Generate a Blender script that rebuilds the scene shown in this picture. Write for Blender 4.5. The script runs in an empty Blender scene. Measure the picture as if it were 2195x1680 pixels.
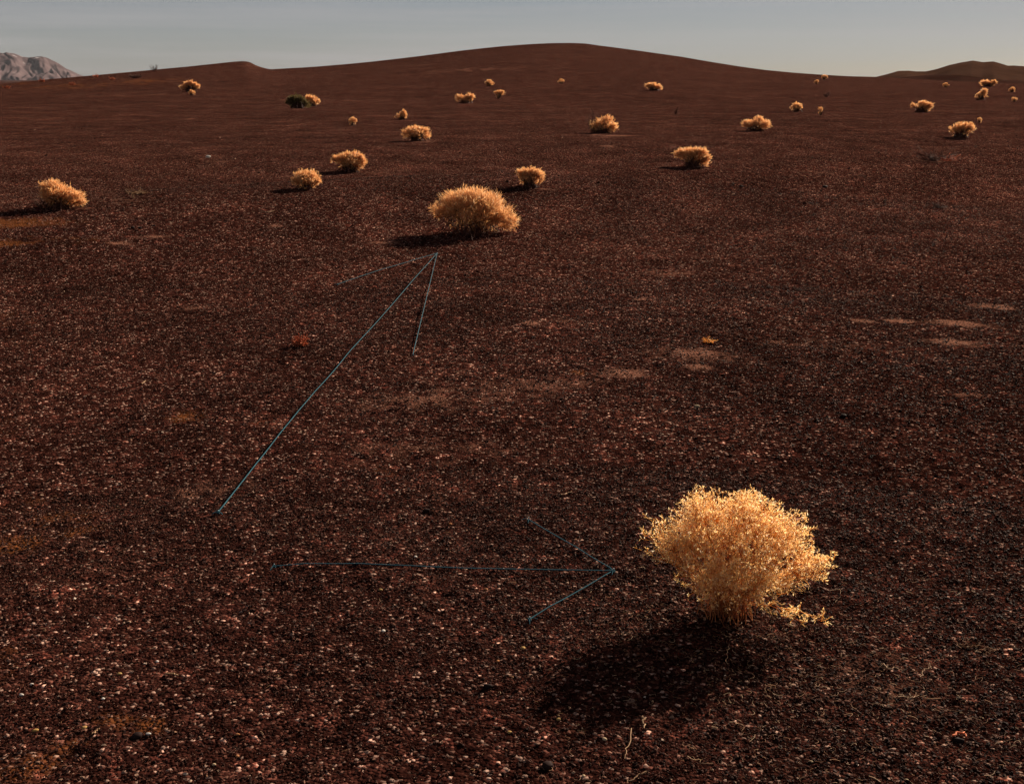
import bpy, math, random
import numpy as np
from mathutils import Vector, Matrix

S = bpy.context.scene
COL = S.collection
R = math.radians
rng = np.random.default_rng(11)

# ------------------------------------------------------------------ camera, light, exposure
CAM_H = 1.6
PITCH = R(15.9)
FPX, CX, CY = 2353.0, 1097.5, 840.0          # focal length and centre in photo units (2195 wide)
cam_d = bpy.data.cameras.new('camera')
cam = bpy.data.objects.new('camera', cam_d)
COL.objects.link(cam)
cam.location = (0, 0, CAM_H)
cam.rotation_euler = (R(90) - PITCH, 0, 0)
cam_d.sensor_width = 36
cam_d.lens = 36 * FPX / 2195.0
cam_d.clip_start, cam_d.clip_end = 0.05, 60000
S.camera = cam

SUN_AZ, SUN_EL = R(38.5), R(24.5)                # azimuth from +Y towards +X
sun_d = bpy.data.lights.new('sun', 'SUN')
sun_d.energy = 5.0
sun_d.angle = R(0.53)
sun_d.color = (1.0, 0.84, 0.66)
sun = bpy.data.objects.new('sun', sun_d)
COL.objects.link(sun)
to_sun = Vector((math.sin(SUN_AZ) * math.cos(SUN_EL), math.cos(SUN_AZ) * math.cos(SUN_EL), math.sin(SUN_EL)))
sun.rotation_euler = to_sun.to_track_quat('Z', 'Y').to_euler()
sun.location = to_sun * 50

W = bpy.data.worlds.new('World')
S.world = W
W.use_nodes = True
nt = W.node_tree
nt.nodes.clear()
def N(t, typ, **kw):
    n = t.nodes.new(typ)
    for k, v in kw.items():
        setattr(n, k, v)
    return n
sky = N(nt, 'ShaderNodeTexSky', sky_type='NISHITA', sun_disc=False, sun_elevation=SUN_EL, sun_rotation=SUN_AZ,
        altitude=700, air_density=1.0, dust_density=0.4, ozone_density=1.0)
SKY_STRENGTH = 0.05
tc = N(nt, 'ShaderNodeTexCoord')
mp = N(nt, 'ShaderNodeMapping')
mp.inputs['Rotation'].default_value = (R(2), R(14), R(18))
mp.inputs['Scale'].default_value = (1.2, 1.2, 30)
cn = N(nt, 'ShaderNodeTexNoise')
cn.inputs['Scale'].default_value = 1.7
cn.inputs['Detail'].default_value = 6
cn.inputs['Roughness'].default_value = 0.55
cr = N(nt, 'ShaderNodeMapRange')
cr.inputs['From Min'].default_value = 0.40
cr.inputs['From Max'].default_value = 0.66
cr.inputs['To Min'].default_value = 0.32
cr.inputs['To Max'].default_value = 0.66
mix = N(nt, 'ShaderNodeMix', data_type='RGBA')
mix.inputs['B'].default_value = (3.0, 2.86, 2.88, 1)      # thin high cirrus
tint = N(nt, 'ShaderNodeMix', data_type='RGBA', blend_type='MULTIPLY')
tint.inputs['Factor'].default_value = 1.0
tint.inputs['B'].default_value = (0.197, 0.217, 0.272, 1)    # dusty desert air
bg = N(nt, 'ShaderNodeBackground')
bg.inputs['Strength'].default_value = SKY_STRENGTH
wo = N(nt, 'ShaderNodeOutputWorld')
L = nt.links.new
L(tc.outputs['Generated'], mp.inputs['Vector'])
L(mp.outputs['Vector'], cn.inputs['Vector'])
L(cn.outputs['Fac'], cr.inputs['Value'])
L(cr.outputs['Result'], mix.inputs['Factor'])
L(sky.outputs['Color'], tint.inputs['A'])
L(tint.outputs['Result'], mix.inputs['A'])
L(mix.outputs['Result'], bg.inputs['Color'])
L(bg.outputs['Background'], wo.inputs['Surface'])

S.view_settings.view_transform = 'Standard'
S.view_settings.look = 'None'
S.view_settings.gamma = 1.0
S.view_settings.use_curve_mapping = False
S.view_settings.exposure = 1.42
S.cycles.diffuse_bounces = 8
S.cycles.max_bounces = 12

# ------------------------------------------------------------------ helpers
def hash2(ix, iy, seed):
    h = (ix.astype(np.int64) * 374761393 + iy.astype(np.int64) * 668265263 + seed * 974634721) & 0x7fffffff
    h = ((h ^ (h >> 13)) * 1274126177) & 0x7fffffff
    h = (h ^ (h >> 16)) & 0xffffff
    return h / float(0xffffff)
def vnoise(x, y, seed=0):
    ix, iy = np.floor(x), np.floor(y)
    fx, fy = x - ix, y - iy
    fx, fy = fx * fx * (3 - 2 * fx), fy * fy * (3 - 2 * fy)
    a, b = hash2(ix, iy, seed), hash2(ix + 1, iy, seed)
    c, d = hash2(ix, iy + 1, seed), hash2(ix + 1, iy + 1, seed)
    return (a + (b - a) * fx) * (1 - fy) + (c + (d - c) * fx) * fy - 0.5
def fbm(x, y, oct=4, seed=0, gain=0.5):
    s, a = 0.0, 1.0
    for i in range(oct):
        s = s + a * vnoise(x * 2 ** i + 17.3 * i, y * 2 ** i - 9.1 * i, seed + i)
        a *= gain
    return s

def rays(X, Y):
    """direction of the photo point (X, Y): lateral, forward, up for unit horizontal depth scale"""
    X, Y = np.asarray(X, float), np.asarray(Y, float)
    u, v = (X - CX) / FPX, (CY - Y) / FPX
    dx = u
    dy = math.cos(PITCH) + v * math.sin(PITCH)
    dz = -math.sin(PITCH) + v * math.cos(PITCH)
    return dx, dy, dz

def skyline(pts):
    p = np.array(pts, float)
    dx, dy, dz = rays(p[:, 0], p[:, 1])
    return np.arctan2(dx, dy), dz / np.hypot(dx, dy)

# the ridge line of the cinder hill, as bearing and slope seen from the tripod
MAIN = [(-400, 196), (-150, 190), (0, 181), (100, 171), (200, 162), (300, 153), (400, 143), (470, 135), (505, 131), (522, 130),
        (535, 132), (548, 140), (562, 146), (580, 152), (650, 147), (740, 139), (800, 133), (900, 121), (1000, 108), (1080, 99),
        (1140, 93.5), (1180, 91), (1222, 90), (1255, 91.5), (1285, 97), (1340, 105), (1400, 113.5), (1460, 122), (1520, 133), (1580, 143),
        (1640, 152), (1700, 157.5), (1760, 161), (1820, 164), (1870, 165), (1950, 169), (2050, 174), (2195, 180), (2400, 183), (2700, 186)]
M_AZ, M_T = skyline(MAIN)
D_AZ = [skyline([(x, 170)])[0][0] for x in (-400, 0, 400, 530, 600, 900, 1220, 1600, 1850, 2195, 2600)]
D_V = [130, 140, 165, 175, 205, 250, 270, 230, 190, 170, 160]

SEG_S = np.linspace(0, 1, 60)
def prof(s):                                   # rise of the hill between its foot and its crest
    return np.where(s < 1, (s ** 1.35) * (1 - 0.28 * s ** 6) / 0.72, 1.0)
def near_base(x, y):
    r = np.hypot(x, y)
    z = 0.0075 * np.clip(r - 8, 0, 80) ** 1.0
    z = z + 0.045 * fbm(x * 0.22, y * 0.22, 2, 5) * np.clip(r / 4, 0, 1)
    # long low swell that crosses the view, its crest nearer on the left than on the right
    d = (y - 15.2 - 0.60 * x)
    z = z + 0.32 * np.exp(-(d / 3.2) ** 2) - 0.28 * np.exp(-((d - 6.0) / 3.6) ** 2)
    return z
R0 = 55.0
HAZE_FLOOR = 75.0                              # below the lowest ground built
# crest heights corrected so that the highest apparent slope meets the traced skyline
AZG = np.linspace(-math.pi, math.pi, 2881)
tG = np.interp(AZG, M_AZ, M_T)
# smooth only outside the traced range
DG = np.interp(AZG, D_AZ, D_V)
zf = 0.0075 * (R0 - 8)
zcG = CAM_H + tG * DG
for _ in range(6):
    best = np.full_like(zcG, -9.0)
    for s in SEG_S[20:]:
        rr = R0 + s * (DG - R0)
        zz = zf + (zcG - zf) * prof(np.array(s))
        best = np.maximum(best, (zz - CAM_H) / rr)
    zcG = zcG + (tG - best) * DG
ker = np.exp(-(np.arange(-90, 91) / 36.0) ** 2)
ZCS = np.convolve(np.pad(zcG, 90, mode='edge'), ker / ker.sum(), 'valid')   # the lower slopes ignore the sharp turns of the crest
def height(x, y, fine=True):
    x, y = np.asarray(x, float), np.asarray(y, float)
    r = np.hypot(x, y)
    az = np.arctan2(x, y)
    D, zc = np.interp(az, AZG, DG), np.interp(az, AZG, zcG)
    s = np.clip((r - R0) / (D - R0), 0, 1)
    q = np.clip((s - 0.55) / 0.45, 0, 1)
    zs = np.interp(az, AZG, ZCS)
    zc = zs + (zc - zs) * q * q * (3 - 2 * q)
    hill = zf + (zc - zf) * prof(s)
    back = np.clip(r - D, 0, None)
    hill = hill - 0.12 * back
    hill = np.maximum(hill, np.minimum(-6.0, zc - 0.5))
    w = np.clip((r - 35) / (R0 - 35), 0, 1)
    w = w * w * (3 - 2 * w)
    nb = near_base(x, y)
    z = np.where(r < R0, nb, zf + (nb - 0.0075 * np.clip(r - 8, 0, 80)))
    z = nb * (1 - w) + hill * w
    # gentle folds on the hillside
    z = z + w * 0.28 * fbm(x * 0.035, y * 0.035, 3, 21) * np.clip((D - r) / 60, 0, 1)
    if fine:
        k = np.clip(1.25 - r / 24, 0, 1)
        z = z + k * (0.016 * fbm(x * 2.3, y * 2.3, 3, 40) + 0.009 * fbm(x * 17, y * 17, 2, 60))
    return z

def tone_at(x, y):
    """lens vignette painted into the colour: the near ground darkens to the right"""
    e = (x - (0.15 + 0.20 * y) + 0.5 * fbm(x * 0.8, y * 0.8, 3, 77)) / 0.5
    k = 1 / (1 + np.exp(-np.clip(e, -30, 30)))
    return 1.04 - 0.48 * k * np.clip((11 - y) / 5, 0, 1)
def ground_at(X, Y, fine=False):
    """world point where the line through photo point (X, Y) meets the ground"""
    dx, dy, dz = [float(a) for a in rays(X, Y)]
    h = math.hypot(dx, dy)
    ts = np.geomspace(1.2, 320, 6000) / h
    zz = height(dx * ts, dy * ts, fine)
    below = np.nonzero(CAM_H + dz * ts <= zz)[0]
    i = below[0] if len(below) else int(np.argmin(CAM_H + dz * ts - zz))
    t = ts[i]
    if i > 0:
        a, b = ts[i - 1], ts[i]
        for _ in range(20):
            m = (a + b) / 2
            if CAM_H + dz * m <= float(height(dx * m, dy * m, fine)):
                b = m
            else:
                a = m
        t = b
    x, y = dx * t, dy * t
    return Vector((x, y, float(height(x, y)))), t       # t is the depth along the lens axis

def setp(o, label=None, cat=None, group=None, kind=None):
    if label: o['label'] = label
    if cat: o['category'] = cat
    if group: o['group'] = group
    if kind: o['kind'] = kind
    return o
def mesh_obj(name, V, F, mat, parent=None, smooth=False, tint=None, mats=None, midx=None):
    me = bpy.data.meshes.new(name)
    V = np.asarray(V, np.float32)
    if isinstance(F, np.ndarray):
        n, k = F.shape
        me.vertices.add(len(V)); me.vertices.foreach_set('co', V.ravel())
        me.loops.add(n * k); me.loops.foreach_set('vertex_index', F.ravel().astype(np.int32))
        me.polygons.add(n)
        me.polygons.foreach_set('loop_start', np.arange(0, n * k, k, dtype=np.int32))
        me.polygons.foreach_set('loop_total', np.full(n, k, np.int32))
        me.update(calc_edges=True)
    else:
        me.from_pydata(V.tolist(), [], F)
        me.update()
    if tint is not None:
        at = me.attributes.new('tint', 'FLOAT', 'POINT')
        at.data.foreach_set('value', np.asarray(tint, np.float32))
    for m in (mats or [mat]):
        me.materials.append(m)
    if midx is not None:
        me.polygons.foreach_set('material_index', np.asarray(midx, np.int32))
    if smooth:
        me.polygons.foreach_set('use_smooth', [True] * len(me.polygons))
    o = bpy.data.objects.new(name, me)
    COL.objects.link(o)
    if parent: o.parent = parent
    return o
def empty(name, loc, rz=0):
    o = bpy.data.objects.new(name, None)
    COL.objects.link(o)
    o.location = loc
    o.rotation_euler = (0, 0, rz)
    o.empty_display_size = 0.1
    return o

class Geo:                                     # collects quads, tris as quads with a repeated corner are avoided
    def __init__(self):
        self.v, self.q, self.t, self.n = [], [], [], 0
    def tubes(self, P, rad, sides=3, tint=0.5):
        """P: (n, k, 3) polylines; rad: (n, k) radii"""
        n, k, _ = P.shape
        T = np.gradient(P, axis=1)
        T /= np.linalg.norm(T, axis=2, keepdims=True) + 1e-9
        ref = np.where(np.abs(T[..., 2:3]) > 0.9, np.array([1.0, 0, 0]), np.array([0, 0, 1.0]))
        A = np.cross(T, ref); A /= np.linalg.norm(A, axis=2, keepdims=True) + 1e-9
        B = np.cross(T, A)
        ang = np.arange(sides) * 2 * math.pi / sides
        ring = (P[:, :, None, :] + rad[:, :, None, None] * (A[:, :, None, :] * np.cos(ang)[None, None, :, None]
                + B[:, :, None, :] * np.sin(ang)[None, None, :, None]))
        base = self.n + np.arange(n)[:, None, None] * k * sides + np.arange(k - 1)[None, :, None] * sides
        j = np.arange(sides)[None, None, :]
        j2 = (j + 1) % sides
        f = np.stack([base + j, base + j2, base + sides + j2, base + sides + j], -1).reshape(-1, 4)
        self.v.append(ring.reshape(-1, 3)); self.q.append(f)
        self.t.append(np.broadcast_to(np.reshape(np.asarray(tint, float), (-1, 1)), (n, k * sides)).ravel())
        self.n += n * k * sides
    def blades(self, A, B, w, nrm, tint=0.5):
        """thin flat blades from A to B, w wide in the middle"""
        n = len(A)
        T = B - A
        side = np.cross(T, nrm); side /= np.linalg.norm(side, axis=1, keepdims=True) + 1e-9
        m = A + T * 0.55
        w = np.reshape(w, (-1, 1))
        v = np.stack([A, m + side * w / 2, B, m - side * w / 2], 1)
        f = self.n + np.arange(n)[:, None] * 4 + np.arange(4)[None, :]
        self.v.append(v.reshape(-1, 3)); self.q.append(f)
        self.t.append(np.broadcast_to(np.reshape(np.asarray(tint, float), (-1, 1)), (n, 4)).ravel())
        self.n += 4 * n
    def build(self, name, mat, parent=None, smooth=False):
        return mesh_obj(name, np.concatenate(self.v), np.concatenate(self.q), mat, parent, smooth, np.concatenate(self.t))

# ------------------------------------------------------------------ materials
def new_mat(name):
    m = bpy.data.materials.new(name)
    m.use_nodes = True
    t = m.node_tree
    b = t.nodes['Principled BSDF']
    return m, t, b
def ramp(t, stops, interp='LINEAR'):
    r = N(t, 'ShaderNodeValToRGB')
    r.color_ramp.interpolation = interp
    e = r.color_ramp.elements
    while len(e) < len(stops):
        e.new(0.5)
    for i, (p, c) in enumerate(stops):
        e[i].position = p
        e[i].color = (c[0], c[1], c[2], 1) if not isinstance(c, (int, float)) else (c, c, c, 1)
    return r
def noise(t, vec, scale, detail=4, rough=0.55):
    n = N(t, 'ShaderNodeTexNoise')
    n.inputs['Scale'].default_value = scale
    n.inputs['Detail'].default_value = detail
    n.inputs['Roughness'].default_value = rough
    if vec: t.links.new(vec, n.inputs['Vector'])
    return n
def mixc(t, fac, a, b, blend='MIX'):
    m = N(t, 'ShaderNodeMix', data_type='RGBA', blend_type=blend)
    for s, v in (('Factor', fac), ('A', a), ('B', b)):
        if isinstance(v, (int, float)): m.inputs[s].default_value = v
        elif isinstance(v, tuple): m.inputs[s].default_value = (*v, 1)
        else: t.links.new(v, m.inputs[s])
    return m.outputs['Result']
def math_n(t, op, a, b=None, clamp=False):
    m = N(t, 'ShaderNodeMath', operation=op, use_clamp=clamp)
    for i, v in enumerate((a, b)):
        if v is None: continue
        if isinstance(v, (int, float)): m.inputs[i].default_value = v
        else: t.links.new(v, m.inputs[i])
    return m.outputs[0]

def ground_material():
    m, t, b = new_mat('cinder_ground')
    tcn = N(t, 'ShaderNodeTexCoord')
    P = tcn.outputs['Object']
    big = noise(t, P, 0.16, 3).outputs['Fac']
    mid = noise(t, P, 1.1, 6, 0.62).outputs['Fac']
    sm = noise(t, P, 9.0, 5, 0.7).outputs['Fac']
    # cinder grains, each cell its own tone
    v1 = N(t, 'ShaderNodeTexVoronoi'); v1.inputs['Scale'].default_value = 95
    t.links.new(P, v1.inputs['Vector'])
    sep = N(t, 'ShaderNodeSeparateColor'); t.links.new(v1.outputs['Color'], sep.inputs[0])
    g1 = ramp(t, [(0.0, (0.0067, 0.0024, 0.0021)), (0.45, (0.0162, 0.0053, 0.0041)), (0.80, (0.0337, 0.0113, 0.0082)), (0.93, (0.0810, 0.0321, 0.0235)), (0.985, (0.2294, 0.1463, 0.1142))])
    t.links.new(sep.outputs[0], g1.inputs[0])
    v2 = N(t, 'ShaderNodeTexVoronoi'); v2.inputs['Scale'].default_value = 27
    t.links.new(P, v2.inputs['Vector'])
    sep2 = N(t, 'ShaderNodeSeparateColor'); t.links.new(v2.outputs['Color'], sep2.inputs[0])
    g2 = ramp(t, [(0.0, (0.45,) * 3), (0.6, (0.95,) * 3), (0.9, (1.5,) * 3), (0.975, (2.6, 2.3, 2.2))])
    t.links.new(sep2.outputs[1], g2.inputs[0])
    c = mixc(t, 0.8, g1.outputs[0], g2.outputs[0], 'MULTIPLY')
    tone = ramp(t, [(0.28, (0.55,) * 3), (0.5, (1.0,) * 3), (0.72, (1.7, 1.62, 1.55))])
    t.links.new(mid, tone.inputs[0])
    c = mixc(t, 1.0, c, tone.outputs[0], 'MULTIPLY')
    tone2 = ramp(t, [(0.3, (0.85, 0.85, 0.86)), (0.7, (1.18, 1.15, 1.12))])
    t.links.new(big, tone2.inputs[0])
    c = mixc(t, 1.0, c, tone2.outputs[0], 'MULTIPLY')
    tn = N(t, 'ShaderNodeAttribute', attribute_name='tone')
    cm = N(t, 'ShaderNodeCombineColor')
    for i in range(3): t.links.new(tn.outputs['Fac'], cm.inputs[i])
    c = mixc(t, 1.0, c, cm.outputs[0], 'MULTIPLY')
    # windblown pale dust and ochre silt where the mesh carries them, broken up by fine noise
    for attr, col, lo in (('pale', (0.19, 0.085, 0.056), 0.30), ('ochre', (0.115, 0.038, 0.012), 0.25)):
        at = N(t, 'ShaderNodeAttribute', attribute_name=attr)
        br = math_n(t, 'ADD', at.outputs['Fac'], math_n(t, 'MULTIPLY', math_n(t, 'ADD', sm, -0.5), 1.9))
        br = math_n(t, 'ADD', br, math_n(t, 'MULTIPLY', math_n(t, 'ADD', mid, -0.5), 1.1))
        br = math_n(t, 'MULTIPLY', math_n(t, 'ADD', br, -0.20), 3.0, True)
        br = math_n(t, 'MULTIPLY', br, math_n(t, 'MULTIPLY', at.outputs['Fac'], 1.8, True), True)
        br = math_n(t, 'MULTIPLY', br, math_n(t, 'ADD', math_n(t, 'MULTIPLY', sep.outputs[2], 0.8), 0.2), True)
        c = mixc(t, br, c, col)
    t.links.new(c, b.inputs['Base Color'])
    b.inputs['Roughness'].default_value = 0.9
    b.inputs['Specular IOR Level'].default_value = 0.0
    hgt = math_n(t, 'ADD', math_n(t, 'MULTIPLY', v1.outputs['Distance'], -0.9), math_n(t, 'MULTIPLY', sm, 1.2))
    bp = N(t, 'ShaderNodeBump')
    bp.inputs['Strength'].default_value = 0.9
    bp.inputs['Distance'].default_value = 0.008
    t.links.new(hgt, bp.inputs['Height'])
    t.links.new(bp.outputs['Normal'], b.inputs['Normal'])
    return m

def rock_material(name, stops, scale=60, toned=False):
    """stones: each one picks its own colour from the stops by its random number, with fine mottling"""
    m, t, b = new_mat(name)
    oi = N(t, 'ShaderNodeObjectInfo')
    r = ramp(t, stops)
    t.links.new(oi.outputs['Random'], r.inputs[0])
    tcn = N(t, 'ShaderNodeTexCoord')
    n = noise(t, tcn.outputs['Object'], scale, 4)
    mo = ramp(t, [(0.3, 0.7), (0.7, 1.25)])
    t.links.new(n.outputs['Fac'], mo.inputs[0])
    c = mixc(t, 1.0, r.outputs[0], mo.outputs[0], 'MULTIPLY')
    if toned:
        tn = N(t, 'ShaderNodeAttribute', attribute_name='tone', attribute_type='INSTANCER')
        cm = N(t, 'ShaderNodeCombineColor')
        for i in range(3): t.links.new(tn.outputs['Fac'], cm.inputs[i])
        c = mixc(t, 1.0, c, cm.outputs[0], 'MULTIPLY')
    t.links.new(c, b.inputs['Base Color'])
    b.inputs['Roughness'].default_value = 0.75
    b.inputs['Specular IOR Level'].default_value = 0.04
    return m

def twig_material(name, stops, trans=0.35, rough=0.7):
    """thin dry plant matter; 'tint' varies from piece to piece; light passes through it"""
    m, t, b = new_mat(name)
    at = N(t, 'ShaderNodeAttribute', attribute_name='tint')
    r = ramp(t, stops)
    t.links.new(at.outputs['Fac'], r.inputs[0])
    t.links.new(r.outputs[0], b.inputs['Base Color'])
    b.inputs['Roughness'].default_value = rough
    b.inputs['Specular IOR Level'].default_value = 0.08
    if trans > 0:
        tr = N(t, 'ShaderNodeBsdfTranslucent')
        t.links.new(r.outputs[0], tr.inputs['Color'])
        mx = N(t, 'ShaderNodeMixShader')
        mx.inputs[0].default_value = trans
        t.links.new(b.outputs[0], mx.inputs[1]); t.links.new(tr.outputs[0], mx.inputs[2])
        t.links.new(mx.outputs[0], t.nodes['Material Output'].inputs['Surface'])
    return m

M_GROUND = ground_material()
M_CINDER = rock_material('cinder_stone', [(0.0, (0.0141, 0.0057, 0.0044)), (0.45, (0.0259, 0.0084, 0.0054)), (0.74, (0.0497, 0.0164, 0.0104)), (0.90, (0.0897, 0.0329, 0.0207)), (0.975, (0.1537, 0.0768, 0.0517)), (1.0, (0.2531, 0.1682, 0.1152))], 60, True)
M_PALE = rock_material('pale_stone', [(0.0, (0.10, 0.041, 0.023)), (0.4, (0.15, 0.072, 0.048)), (0.65, (0.18, 0.086, 0.045)), (0.9, (0.26, 0.17, 0.12)), (1.0, (0.38, 0.30, 0.24))])
M_CREAM = rock_material('cream_stone', [(0, (0.3410, 0.2480, 0.1488)), (1, (0.3720, 0.2852, 0.1860))])
M_YELLOW = rock_material('yellow_stone', [(0, (0.2852, 0.1674, 0.0558)), (1, (0.3224, 0.2046, 0.0806))])
M_ORANGE = rock_material('orange_stone', [(0, (0.2604, 0.1054, 0.0403)), (1, (0.2852, 0.1240, 0.0558))])
M_WHITE = rock_material('white_stone', [(0, (0.4340, 0.3906, 0.3472)), (1, (0.4650, 0.4216, 0.3720))])
M_DARK = rock_material('dark_rock', [(0, (0.010, 0.006, 0.0055)), (1, (0.022, 0.011, 0.0095))], 25)
M_STRAW = twig_material('dry_straw', [(0.0, (0.52, 0.17, 0.05)), (0.35, (0.84, 0.47, 0.15)), (0.75, (0.92, 0.66, 0.30)), (1.0, (0.95, 0.83, 0.60))], 0.58)
M_STRAW_DENSE = twig_material('tan_straw', [(0.0, (0.4011, 0.1358, 0.0448)), (0.35, (0.7019, 0.3457, 0.1275)), (0.75, (0.7840, 0.4692, 0.2241)), (1.0, (0.8387, 0.6174, 0.4019))], 0.54)
M_STEM = twig_material('red_brown_stem', [(0.0, (0.20, 0.055, 0.02)), (1.0, (0.48, 0.18, 0.065))], 0.0)
M_DARKTWIG = twig_material('dead_twig_and_shade', [(0.0, (0.032, 0.0115, 0.0075)), (1.0, (0.11, 0.044, 0.028))], 0.0)
M_RED = twig_material('rust_red_twig', [(0.0, (0.2400, 0.0525, 0.0255)), (1.0, (0.6300, 0.1950, 0.0900))], 0.3)
M_GREEN = twig_material('olive_leaf', [(0.0, (0.030, 0.024, 0.010)), (0.5, (0.085, 0.065, 0.024)), (1.0, (0.30, 0.20, 0.085))], 0.3)
M_LITTER = twig_material('bleached_litter', [(0.0, (0.1091, 0.0435, 0.0188)), (0.6, (0.2083, 0.1064, 0.0518)), (1.0, (0.3075, 0.2128, 0.1319))], 0.1)
M_STRING, t_, b_ = new_mat('blue_cord')
wv = N(t_, 'ShaderNodeTexWave'); wv.inputs['Scale'].default_value = 90
tc_ = N(t_, 'ShaderNodeTexCoord'); t_.links.new(tc_.outputs['Object'], wv.inputs['Vector'])
rs = ramp(t_, [(0, (0.010, 0.045, 0.062)), (1, (0.022, 0.080, 0.105))]); t_.links.new(wv.outputs['Fac'], rs.inputs[0])
t_.links.new(rs.outputs[0], b_.inputs['Base Color']); b_.inputs['Roughness'].default_value = 0.8; b_.inputs['Specular IOR Level'].default_value = 0.05
M_NAIL, t_, b_ = new_mat('nail_metal')
nn = noise(t_, N(t_, 'ShaderNodeTexCoord').outputs['Object'], 200)
rs = ramp(t_, [(0.3, (0.08, 0.11, 0.13)), (0.7, (0.16, 0.20, 0.22))]); t_.links.new(nn.outputs['Fac'], rs.inputs[0])
t_.links.new(rs.outputs[0], b_.inputs['Base Color']); b_.inputs['Metallic'].default_value = 0.6; b_.inputs['Roughness'].default_value = 0.45

# ------------------------------------------------------------------ ground
def build_ground():
    fine_az = np.linspace(-R(36), R(36), 641)
    rest = np.linspace(R(36), 2 * math.pi - R(36), 62)[1:-1]
    az = np.concatenate([fine_az, rest])
    rad = np.concatenate([np.geomspace(0.4, 1.7, 14)[:-1], np.geomspace(1.7, 16, 470)[:-1], np.geomspace(16, 330, 190)[:-1], np.geomspace(330, 13500, 24)])
    A, Rr = np.meshgrid(az, rad)
    x, y = Rr * np.sin(A), Rr * np.cos(A)
    z = height(x, y)
    nr, na = x.shape
    V = np.stack([x, y, z], -1).reshape(-1, 3)
    V = np.concatenate([V, [[0, 0, float(height(0.0, 0.01))]]])
    i = np.arange(nr - 1)[:, None] * na
    j = np.arange(na)[None, :]
    j2 = (j + 1) % na
    Fq = np.stack([i + j, i + na + j, i + na + j2, i + j2], -1).reshape(-1, 4)[:, ::-1]
    me = bpy.data.meshes.new('ground')
    k = np.arange(na); c = len(V) - 1
    Ft = np.stack([np.full(na, c), k, (k + 1) % na], -1)[:, ::-1]
    nq, ntri = len(Fq), len(Ft)
    me.vertices.add(len(V)); me.vertices.foreach_set('co', V.astype(np.float32).ravel())
    me.loops.add(nq * 4 + ntri * 3)
    me.loops.foreach_set('vertex_index', np.concatenate([Fq.ravel(), Ft.ravel()]).astype(np.int32))
    me.polygons.add(nq + ntri)
    me.polygons.foreach_set('loop_start', np.concatenate([np.arange(nq) * 4, nq * 4 + np.arange(ntri) * 3]).astype(np.int32))
    me.polygons.foreach_set('loop_total', np.concatenate([np.full(nq, 4), np.full(ntri, 3)]).astype(np.int32))
    me.update(calc_edges=True)
    me.polygons.foreach_set('use_smooth', [True] * (nq + ntri))
    me.materials.append(M_GROUND)
    X, Y = V[:, 0], V[:, 1]
    brk = np.clip(0.75 + 1.3 * fbm(X * 1.7, Y * 1.7, 3, 90), 0, 1.6)
    for name, spots in (('pale', PALE_SPOTS), ('ochre', OCHRE_SPOTS)):
        val = np.zeros(len(V))
        for (px, py, hw, hh, a) in spots:
            p, d = ground_at(px, py)
            p1, _ = ground_at(px, py - hh)
            p0, _ = ground_at(px, min(py + hh, 1690))
            bw = hw * d / FPX
            bl = max(0.05, min(math.hypot(p1.x - p0.x, p1.y - p0.y) / 2, 40.0))
            bl = min(bl, 2.2 * bw)
            b = math.atan2(p.x, p.y)
            dx, dy = X - p.x, Y - p.y
            la = dx * math.cos(b) - dy * math.sin(b)
            ra = dx * math.sin(b) + dy * math.cos(b)
            val = np.maximum(val, a * np.exp(-((la / bw) ** 2 + (ra / bl) ** 2)))
        at = me.attributes.new(name, 'FLOAT', 'POINT')
        at.data.foreach_set('value', np.clip(val * brk, 0, 1).astype(np.float32))
    at = me.attributes.new('tone', 'FLOAT', 'POINT')
    at.data.foreach_set('value', tone_at(X, Y).astype(np.float32))
    o = bpy.data.objects.new('ground', me)
    COL.objects.link(o)
    setp(o, 'dark reddish brown cinder ground rising to a smooth rounded hill', kind='structure')
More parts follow.
